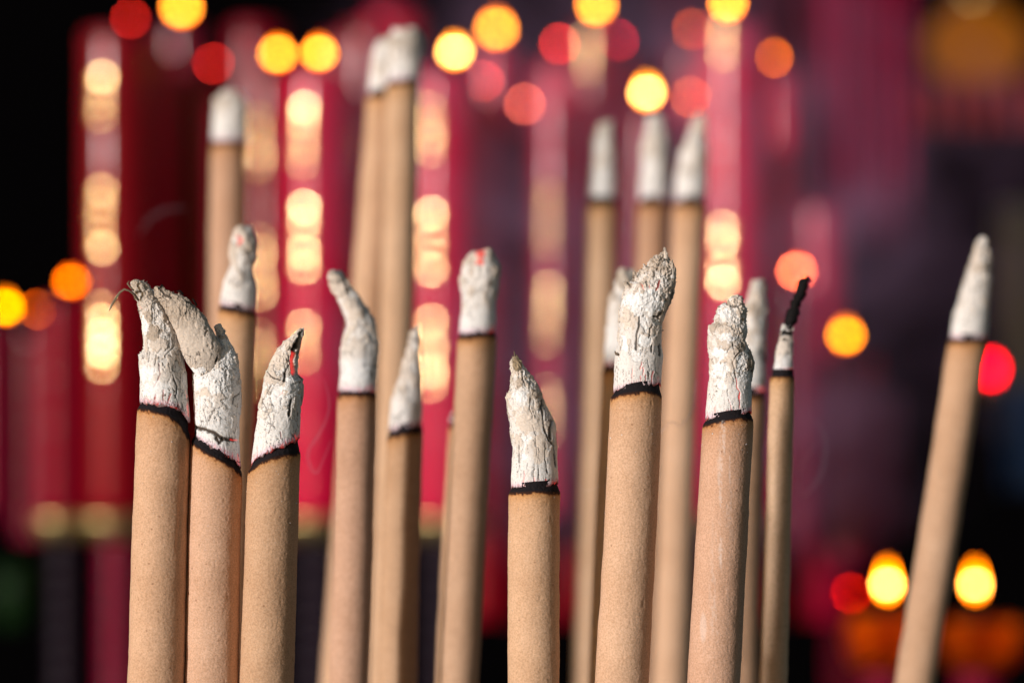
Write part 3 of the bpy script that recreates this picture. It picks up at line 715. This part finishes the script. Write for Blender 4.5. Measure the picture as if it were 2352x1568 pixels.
def holder(label, x, y, wpx, d, R, group='brass candle holders'):
    bx, by, bz = P(x, y, d)
    root = thing('candle_holder', (bx, by, bz - .30), label, 'candle holder', group)
    W_ = wpx / 2 * K * d
    h0 = .30
    lathe('drip_pan', [(R * .5, h0 - .024), (W_ * .7, h0 - .022), (W_ * .95, h0 - .014), (W_, h0 - .003), (W_ * 1.02, h0), (W_ * .98, h0 + .0015), (W_ * .9, h0 - .008), (R * 1.02, h0 - .012), (R * .5, h0 - .0125)], BRASS, root)
    prof = []
    for i in range(90):
        z = i / 89 * (h0 - .025)
        prof.append((R * .55 * (1 + .10 * math.sin(z / .0115 * PI * 1.0 * 1.0)), z))
    lathe('spindle', [(R * 1.1, 0), (R * 1.1, .01)] + prof[4:], WAXD if 200 < x < 400 else LACQ, root)
    return root

FG = dict(st=70)
def F(x, y, h=26, w=24, s=70, c=(1, .31, .02)): return (x, y, h * 1.35, w, s * .6, c)
cands = [
 # label, x, ytop, ybot, width, d, mat, reliefs, flame
 ('red candle at far left under the round orange flame, no gold on it', 150, 690, 1180, 120, 3.0, WAXR, (), F(163, 643, 22, 26, 38, (1, .19, .0))),
 ('candle cut by the left picture edge with a yellow-orange flame', -10, 745, 1180, 120, 3.05, WAXD, (), F(12, 700, 28, 26, 55, (1, .33, .0))),
 ('tall red candle left of the front trio with three gold ornaments down its side', 275, 75, 1175, 165, 3.0, WAX, ((170, 290, .8), (425, 590, 1.0), (690, 860, 1.3)), None),
 ('dark red candle behind the leftmost tall stick, flame at the top edge', 420, 62, 1250, 110, 4.1, WAXD, (), F(417, 12, 30, 26, 75)),
 ('candle with a yellow flame touching its twin flame, on the left of the two', 625, 170, 1250, 120, 3.30, WAX, ((265, 400, .55), (540, 690, 1.0), (760, 900, .9)), F(638, 120, 26, 25, 70)),
 ('tall magenta candle with bright gold ornaments, its flame the right of the touching pair', 735, 168, 1180, 165, 3.0, WAXM, ((240, 395, 1.2), (465, 635, 1.35), (735, 840, .6)), F(733, 118, 26, 25, 72)),
 ('red candle behind the joined pair of tall sticks, gold ornament peeking out between them', 850, 60, 1250, 120, 3.4, WAX, ((310, 400, .8), ), None),
 ('magenta candle right of the joined tall pair, topped by the whitest flame', 1025, 170, 1180, 165, 3.0, WAXM, ((240, 370, .6), (480, 640, 1.1), (725, 900, 1.55)), F(1045, 114, 30, 28, 95, (1, .46, .09))),
 ('candle whose flame stands just up and right of the whitest flame', 1140, 112, 1250, 100, 4.15, WAXM, (), F(1140, 62, 30, 28, 72)),
 ('candle with faint gold ornaments behind the centre stick', 1290, 230, 1180, 150, 3.2, WAXM, ((430, 580, .35), (650, 800, .6), (880, 1010, .5)), None),
 ('candle left of the row of three blurred sticks, flame cut by the top edge', 1370, 60, 1250, 100, 3.45, WAX, ((80, 180, .6), (290, 400, .8), (520, 620, .8)), F(1370, 8, 30, 27, 75)),
 ('candle behind the three blurred sticks with a bright flame right above the middle one', 1490, 262, 1250, 110, 3.0, WAX, (), F(1486, 207, 34, 26, 88, (1, .46, .09))),
 ('magenta candle right of the three blurred sticks with one very bright gold ornament', 1690, 65, 1180, 165, 3.0, WAXM, ((60, 150, .5), (510, 670, 1.6)), F(1672, 4, 30, 27, 75)),
 ('candle with a plain round orange flame near the upper right', 1790, 175, 1250, 110, 3.5, WAXM, (), F(1773, 130, 18, 22, 45, (1, .20, 0))),
 ('candle carrying the small peach-coloured flame right of the bright gold ornament', 1838, 665, 1250, 90, 3.35, WAXD, (), F(1830, 620, 16, 22, 130, (1, .17, .06))),
 ('low candle with an orange flame between slim stick and leaning stick', 1950, 815, 1300, 130, 3.2, WAXD, (), F(1943, 765, 30, 28, 50, (1, .30, .0))),
]
for k, (lab, x, yt, ybt, w, d, mt, rel, fl) in enumerate(cands):
    r, R = candle(lab, x, yt, ybt, w, d, mt, [q for q in rel if q[2] > 0], fl, seed=k + 1)
    if d <= 3.0 and x > 0:
        holder('brass drip pan and turned spindle under the ' + ['far left', 'three-ornament', 'bright gold', 'whitest-flame', 'middle-flame', 'very bright ornament'][min(5, [150, 275, 735, 1025, 1490, 1690].index(x))] + ' candle', x, 1185 if x != 1490 else 1255, w * 1.25, d, R)

# the farther rows: slimmer candles with small red and orange flames
back = [
 ('red candle in the back row with a small red flame above the three-ornament candle', 300, 100, 42, WAX, 36, (1, .03, .02)),
 ('back row candle with a small orange-red flame near the upper left', 385, 170, 132, WAX, 45, (1, .10, .01)),
 ('back row candle with a dim red flame beside the short-capped tall stick', 490, 185, 145, WAX, 38, (1, .03, .02)),
 ('back row candle with an orange flame just under the touching pair of flames', 655, 230, 190, WAXM, 55, (1, .24, .01)),
 ('back row candle with a pinkish red flame below the upper of two right flames', 1110, 225, 185, WAXM, 55, (1, .07, .06)),
 ('back row candle with a peach flame between the centre and the row of three', 1205, 280, 238, WAXM, 70, (1, .20, .12)),
 ('back row candle with a red flame left of the flame cut by the top edge', 1285, 150, 100, WAXM, 70, (1, .05, .04)),
 ('back row candle with a dark red flame right of the cut flame', 1420, 130, 92, WAX, 50, (1, .02, .05)),
 ('back row candle with a brownish orange flame above the row of three', 1590, 112, 66, WAX, 45, (1, .14, .01)),
 ('back row candle with a faint orange flame over the right stick of the three', 1585, 262, 222, WAXM, 40, (1, .20, .03)),
 ('back row candle with a peach red flame beside the right stick of the three', 1700, 372, 325, WAXM, 48, (1, .16, .08)),
 ('back row candle with a dusky pink flame under the plain orange one', 1752, 240, 192, WAXM, 38, (1, .12, .08)),
 ('back row candle with a brown-orange flame low at the left', 88, 760, 708, WAXD, 42, (1, .15, .0)),
 ('back row candle hidden low on the right with a dull red flame', 1955, 1400, 1360, WAXD, 42, (1, .01, .0)),
]
for k, (lab, x, yt, fy, mt, st, c) in enumerate(back):
    candle(lab, x, yt, (1400 if x > 1050 else 1235) if yt < 1200 else 1800, 105, 3.85 + .05 * (k % 3), mt, (), (x, fy, 13, 12, st * .8, c), 'far candles with small flames', seed=40 + k)

fill = [(340, 120, 3.6), (545, 240, 3.75), (590, 60, 4.3), (800, 90, 3.7), (905, 30, 4.2), (960, 200, 3.6), (1090, 260, 3.55), (1165, 300, 3.75),
        (1235, 180, 4.2), (1335, 240, 3.8), (1430, 150, 4.3), (1545, 300, 3.6), (1610, 190, 3.9), (1755, 330, 3.5), (1800, 420, 4.0), (2010, 900, 3.9), (1885, 480, 3.7), (1120, 620, 3.3), (1430, 560, 3.35), (1560, 650, 3.3)]
hint = ['left gap beside the three-ornament candle', 'gap behind the short-capped tall stick', 'shadowy gap at the upper left', 'gap between the gold candle and joined pair',
        'gap right behind the joined pair', 'gap right of the joined pair', 'gap above the pink-tipped stick', 'gap above the centre stick', 'deep gap above the centre stick',
        'gap left of the row of three', 'gap within the row of three', 'gap behind the middle of the three', 'gap behind the right stick of the three', 'gap right of the brightest gold ornament', 'right end of the candle rows', 'dark gap near the leaning stick', 'edge beside the small peach flame', 'space between the pink-tipped and centre sticks', 'space left of the tallest sharp stick', 'space right of the tallest sharp stick']
for k, ((x, yt, dd_), hl) in enumerate(zip(fill, hint)):
    candle('unlit plain red candle filling the ' + hl, x, yt, 1420 if 1050 < x < 1950 else 1230, 118, dd_, (WAXR if x < 620 else [WAXM, WAX, WAXM, WAXR][k % 4]) if x < 1900 else WAXD, (), None, 'unlit candles in the gaps', seed=70 + k)

# two squat votive candles low on the right, glowing orange round their flames
AMBER = bpy.data.materials.new('amber_glass'); AMBER.use_nodes = True; nt = AMBER.node_tree; nt.nodes.clear()
_o = N(nt, 'ShaderNodeOutputMaterial'); _m = N(nt, 'ShaderNodeMixShader'); _t = N(nt, 'ShaderNodeBsdfTranslucent'); _d = N(nt, 'ShaderNodeBsdfDiffuse')
_t.inputs[0].default_value = (1, .50, .03, 1); _d.inputs[0].default_value = (.22, .03, .004, 1); _m.inputs[0].default_value = .12
_tc = N(nt, 'ShaderNodeTexCoord'); _n = N(nt, 'ShaderNodeTexNoise', Scale=28, Detail=3); _r = N(nt, 'ShaderNodeValToRGB')
_r.color_ramp.elements[0].position = .38; _r.color_ramp.elements[0].color = (.45, .05, .004, 1); _r.color_ramp.elements[1].position = .62; _r.color_ramp.elements[1].color = (1, .62, .06, 1)
nt.links.new(_tc.outputs['Object'], _n.inputs['Vector']); nt.links.new(_n.outputs['Fac'], _r.inputs[0]); nt.links.new(_r.outputs[0], _t.inputs[0])
nt.links.new(_t.outputs[0], _m.inputs[1]); nt.links.new(_d.outputs[0], _m.inputs[2]); nt.links.new(_m.outputs[0], _o.inputs[0])
WAXO = mat_wax('orange_red_wax', (.34, .035, .006), .45, .2)
_b = WAXO.node_tree.nodes['Principled BSDF']; _b.inputs['Subsurface Weight'].default_value = .7; _b.inputs['Subsurface Radius'].default_value = (1, .3, .05); _b.inputs['Subsurface Scale'].default_value = .03
for lab, x, fx, yt, s in (('squat candle low on the right, left of the leaning stick, brighter flame', 2035, 2038, 1415, 62),
                       ('squat candle low on the right, right of the leaning stick', 2250, 2240, 1425, 48)):
    rt, _r = candle(lab, x, yt + 70, 1900, 110, 2.75, WAXD, (), (fx, 1330, 74, 24, s, (1, .36, .04)), 'squat candles low on the right', seed=int(x))
    kk = K * 2.75; zb = (1900 - 1540) * kk; zt = (1900 - yt) * kk
    lathe('amber_bowl', [(.03, zb), (62 * kk, zb), (88 * kk, zb + (zt - zb) * .3), (97 * kk, zb + (zt - zb) * .65), (88 * kk, zt), (85 * kk, zt), (94 * kk, zb + (zt - zb) * .65), (85 * kk, zb + (zt - zb) * .3), (60 * kk, zb + .004), (.03, zb + .004)], AMBER, rt)

# ================================================================== HALL BEHIND
def box(name, x0, x1, y0, y1, z0, z1, mat, parent=None):
    v = [(x, y, z) for x in (x0, x1) for y in (y0, y1) for z in (z0, z1)]
    f = [(0, 1, 3, 2), (4, 6, 7, 5), (0, 4, 5, 1), (2, 3, 7, 6), (0, 2, 6, 4), (1, 5, 7, 3)]
    return mesh_obj(name, v, f, mat, parent, False)
m, nt, b = new_mat('dark_wall'); WALL = m
b.inputs['Base Color'].default_value = (.0012, .001, .0012, 1); b.inputs['Roughness'].default_value = .95; b.inputs['Specular IOR Level'].default_value = 0  # near-black colour stands in for the hall's darkness; sun and sky reach it
box('hall_wall', -8, 8, 9, 9.3, -.2, 6, WALL); tag(bpy.data.objects['hall_wall'], 'back wall of the temple hall, its darkness put into a near-black colour', 'wall')
gm = simple('dark_stone', (.05, .045, .045), .8)
g = mesh_obj('ground', [(-15, -15, 0), (15, -15, 0), (15, 12, 0), (-15, 12, 0)], [(0, 1, 2, 3)], gm, None, False); tag(g, kind='structure')

def drape(name, x0, x1, y0, y1, d, mat, folds, label, cat):
    """hanging cloth with folds and thickness"""
    a, b_ = P(x0, y0, d), P(x1, y1, d); n = 120; V = []; F_ = []
    for j in range(12):
        for i in range(n):
            t = i / (n - 1); z = a[2] + (b_[2] - a[2]) * j / 11
            V.append((a[0] + (b_[0] - a[0]) * t, d + .03 * math.sin(t * folds * 2 * PI + .4 * math.sin(j * .5)), z))
    for j in range(11):
        for i in range(n - 1):
            q = j * n + i; F_.append((q, q + 1, q + n + 1, q + n))
    o = mesh_obj(name, V, F_, mat); o.modifiers.new('s', 'SOLIDIFY').thickness = .004
    tag(o, label, cat); return o
def cloth(name, c): return simple(name, c, .9, 0, Specular_IOR_Level=.1)
drape('temple_banner', 1880, 2090, -250, 560, 4.6, cloth('crimson_cloth', (.20, .003, .03)), 5, 'crimson hanging cloth in the dim upper right background', 'banner')
drape('temple_banner', 2060, 2500, 190, 300, 5.2, cloth('red_cloth', (.16, .015, .012)), 8, 'low red valance beneath the orange lantern in the far background', 'banner')
drape('temple_banner', 2290, 2560, 470, 1000, 5.0, cloth('khaki_cloth', (.30, .27, .21)), 3, 'khaki grey cloth at the right picture edge behind the leaning stick', 'banner')
drape('temple_banner', 2300, 2560, 880, 1130, 4.4, cloth('blue_cloth', (.10, .20, .42)), 3, 'bluish purple cloth at the right edge below the red lamp', 'banner')
drape('temple_banner', 1500, 1880, -250, 200, 5.6, cloth('deep_red_cloth', (.05, .002, .008)), 6, 'deep red hanging cloth behind the candles at top right of centre', 'banner')
# lantern
lx, ly, lz = P(2245, 105, 5.5)
lr = thing('lantern', (lx, ly, lz - .08), 'dim orange lantern hanging in the upper right background', 'lantern')
prof = [(.03, 0)] + [(.03 + .07 * math.sin(PI * i / 12) ** .7, .16 * i / 12) for i in range(1, 12)] + [(.03, .16)]
lathe('lantern_shade', prof, emis('lantern_glow', (1, .28, .01), .26), lr)
lathe('cap', [(.035, .16), (.035, .18), (.01, .19)], BRASS, lr)
lathe('cap', [(.02, -.02), (.035, -.015), (.035, 0)], BRASS, lr)
# red lamp
rx, ry, rz = P(2276, 846, 3.3)
rl = thing('lamp', (rx, ry, rz - .012), 'small bright red lamp peeking out from behind the leaning stick', 'lamp')
lathe('bulb', [(.001, 0), (.006, .002), (.0085, .008), (.0085, .014), (.006, .020), (.001, .023)], emis('red_bulb', (1, .0, .01), 26), rl, n=24)
lathe('lamp_base', [(.006, -.02), (.006, .001)], BRASS, rl, n=16)
# small green ornament lower left
gx, gy, gz = P(40, 1440, 3.8)
go = thing('glass_cup', (gx, gy, gz), 'small green glass cup in the dark lower left corner', 'cup')
lathe('cup_body', [(.02, 0), (.03, .01), (.033, .05), (.034, .085), (.031, .085), (.029, .012)], simple('green_glass', (.003, .014, .002), .5, 0, Specular_IOR_Level=.1), go, n=32)

# ================================================================== SMOKE
def smoke_mat(name, dens, scale, lo, hi, col=(.64, .38, .66)):
    m = bpy.data.materials.new(name); m.use_nodes = True; nt = m.node_tree; nt.nodes.clear(); L = nt.links.new
    o = N(nt, 'ShaderNodeOutputMaterial'); v = N(nt, 'ShaderNodeVolumePrincipled'); L(v.outputs[0], o.inputs['Volume'])
    v.inputs['Color'].default_value = (*col, 1); v.inputs['Anisotropy'].default_value = 0
    if scale:
        tc = N(nt, 'ShaderNodeTexCoord'); no = N(nt, 'ShaderNodeTexNoise', Scale=scale, Detail=2, Distortion=1.2); L(tc.outputs['Object'], no.inputs['Vector'])
        mp = N(nt, 'ShaderNodeMapRange'); mp.interpolation_type = 'SMOOTHSTEP'
        mp.inputs['From Min'].default_value = lo; mp.inputs['From Max'].default_value = hi; mp.inputs['To Min'].default_value = 0; mp.inputs['To Max'].default_value = dens
        L(no.outputs['Fac'], mp.inputs[0])
        vs = N(nt, 'ShaderNodeVectorMath', operation='SUBTRACT'); vs.inputs[1].default_value = (.5, .5, .5); L(tc.outputs['Generated'], vs.inputs[0])
        vl = N(nt, 'ShaderNodeVectorMath', operation='LENGTH'); L(vs.outputs[0], vl.inputs[0])
        fo = N(nt, 'ShaderNodeMapRange'); fo.interpolation_type = 'SMOOTHSTEP'; fo.inputs['From Min'].default_value = .5; fo.inputs['From Max'].default_value = .22
        L(vl.outputs['Value'], fo.inputs[0]); mu = N(nt, 'ShaderNodeMath', operation='MULTIPLY'); L(fo.outputs[0], mu.inputs[0]); L(mp.outputs[0], mu.inputs[1])
        L(mu.outputs[0], v.inputs['Density'])
    else: v.inputs['Density'].default_value = dens
    return m
a, b_ = P(420, 1450, 2.2), P(2650, -400, 2.2)
bm_v = []
nth, nz = 28, 14
for j in range(nz + 1):                                    # a loose cloud with a rounded outline
    f = math.sin(PI * (j + .35) / (nz + .7)) ** .45
    for i in range(nth):
        t = 2 * PI * i / nth
        bm_v.append(((a[0] + b_[0]) / 2 + (b_[0] - a[0]) / 2 * f * math.cos(t), 2.25 + .42 * f * math.sin(t), a[2] + (b_[2] - a[2]) * j / nz))
cloud = mesh_obj('smoke', bm_v, grid_faces(nz + 1, nth, True, True), smoke_mat('drifting_smoke', 1.7, 6.5, .46, .64))
tag(cloud, 'thin bluish incense smoke drifting between the sticks and the candles', 'smoke', None, 'stuff')

def wisp(pts, d, r, dens):
    o = tube('smoke_wisp', pts, [r * (.5 + .5 * math.sin(PI * (i + .5) / len(pts))) for i in range(len(pts))], smoke_mat('wisp_%d' % len(bpy.data.materials), dens, 0, 0, 0, (.75, .72, .85)), None, (0, 0, 0), d, 14, 3)
    return o
def curl(ctrl, n=40):
    c = resample(ctrl, n); return [tuple(q) for q in smooth1(c, 7)]
for (ctrl, d, r, dn, lab) in (
    ([(1600, 870), (1592, 940), (1560, 985), (1545, 960), (1520, 990), (1500, 1010)], 1.16, 6, 90, 'pale curl of smoke between the two tallest sharp sticks'),
    ([(1310, 1040), (1322, 1110), (1345, 1130), (1390, 1110), (1440, 1150)], 1.16, 4, 26, 'thin curl of smoke right of the shortest sharp stick'),
    ([(745, 870), (760, 930), (740, 990), (700, 1040), (725, 1100), (760, 1010)], 1.19, 5, 80, 'faint loop of smoke between the front trio and the leaning ash finger'),
    ([(318, 540), (345, 500), (380, 480), (430, 478)], 1.5, 6, 45, 'faint streak of smoke above the front trio'),
    ([(1870, 960), (1900, 1000), (1890, 1090), (1840, 1150), (1830, 1080), (1880, 1010)], 1.3, 6, 45, 'faint loop of smoke right of the slim stick')):
    w_ = wisp(curl(ctrl), d, r, dn); tag(w_, lab, 'smoke', None, 'stuff')

# ================================================================== LIGHT, WORLD, CAMERA
EL, AZ = math.radians(6), math.radians(-46)       # sun low, in front of the sticks and to the left
sd = Vector((math.sin(AZ) * math.cos(EL), -math.cos(AZ) * math.cos(EL), math.sin(EL)))
sun = bpy.data.lights.new('sun', 'SUN'); sun.energy = 3.6; sun.angle = math.radians(3); sun.color = (1, .98, .96)
so = bpy.data.objects.new('sun', sun); COL.objects.link(so); so.rotation_euler = (-sd).to_track_quat('-Z', 'Y').to_euler(); so.location = (-3, -3, 4)
w = bpy.data.worlds.new('World'); S.world = w; w.use_nodes = True; nt = w.node_tree
sky = nt.nodes.new('ShaderNodeTexSky'); sky.sky_type = 'NISHITA'; sky.sun_disc = False
sky.sun_elevation = EL; sky.sun_rotation = math.atan2(sd.x, sd.y) % (2 * PI); sky.dust_density = 1.5
nt.links.new(sky.outputs[0], nt.nodes['Background'].inputs[0]); nt.nodes['Background'].inputs[1].default_value = .10

cam = bpy.data.cameras.new('camera'); cam.lens = 100; cam.sensor_width = 36; cam.clip_end = 100; cam.clip_start = .05
cam.dof.use_dof = True; cam.dof.focus_distance = FOC; cam.dof.aperture_fstop = 4.4; cam.dof.aperture_blades = 0
co = bpy.data.objects.new('camera', cam); COL.objects.link(co); co.location = (0, 0, CZ); co.rotation_euler = (PI / 2, 0, 0)
S.camera = co
S.view_settings.view_transform = 'Standard'; S.view_settings.look = 'None'; S.view_settings.gamma = 1; S.view_settings.exposure = 0
S.render.engine = 'CYCLES'; S.cycles.use_denoising = True
S.cycles.sample_clamp_direct = 0; S.cycles.sample_clamp_indirect = 8; S.cycles.max_bounces = 6
S.cycles.caustics_reflective = False; S.cycles.caustics_refractive = False
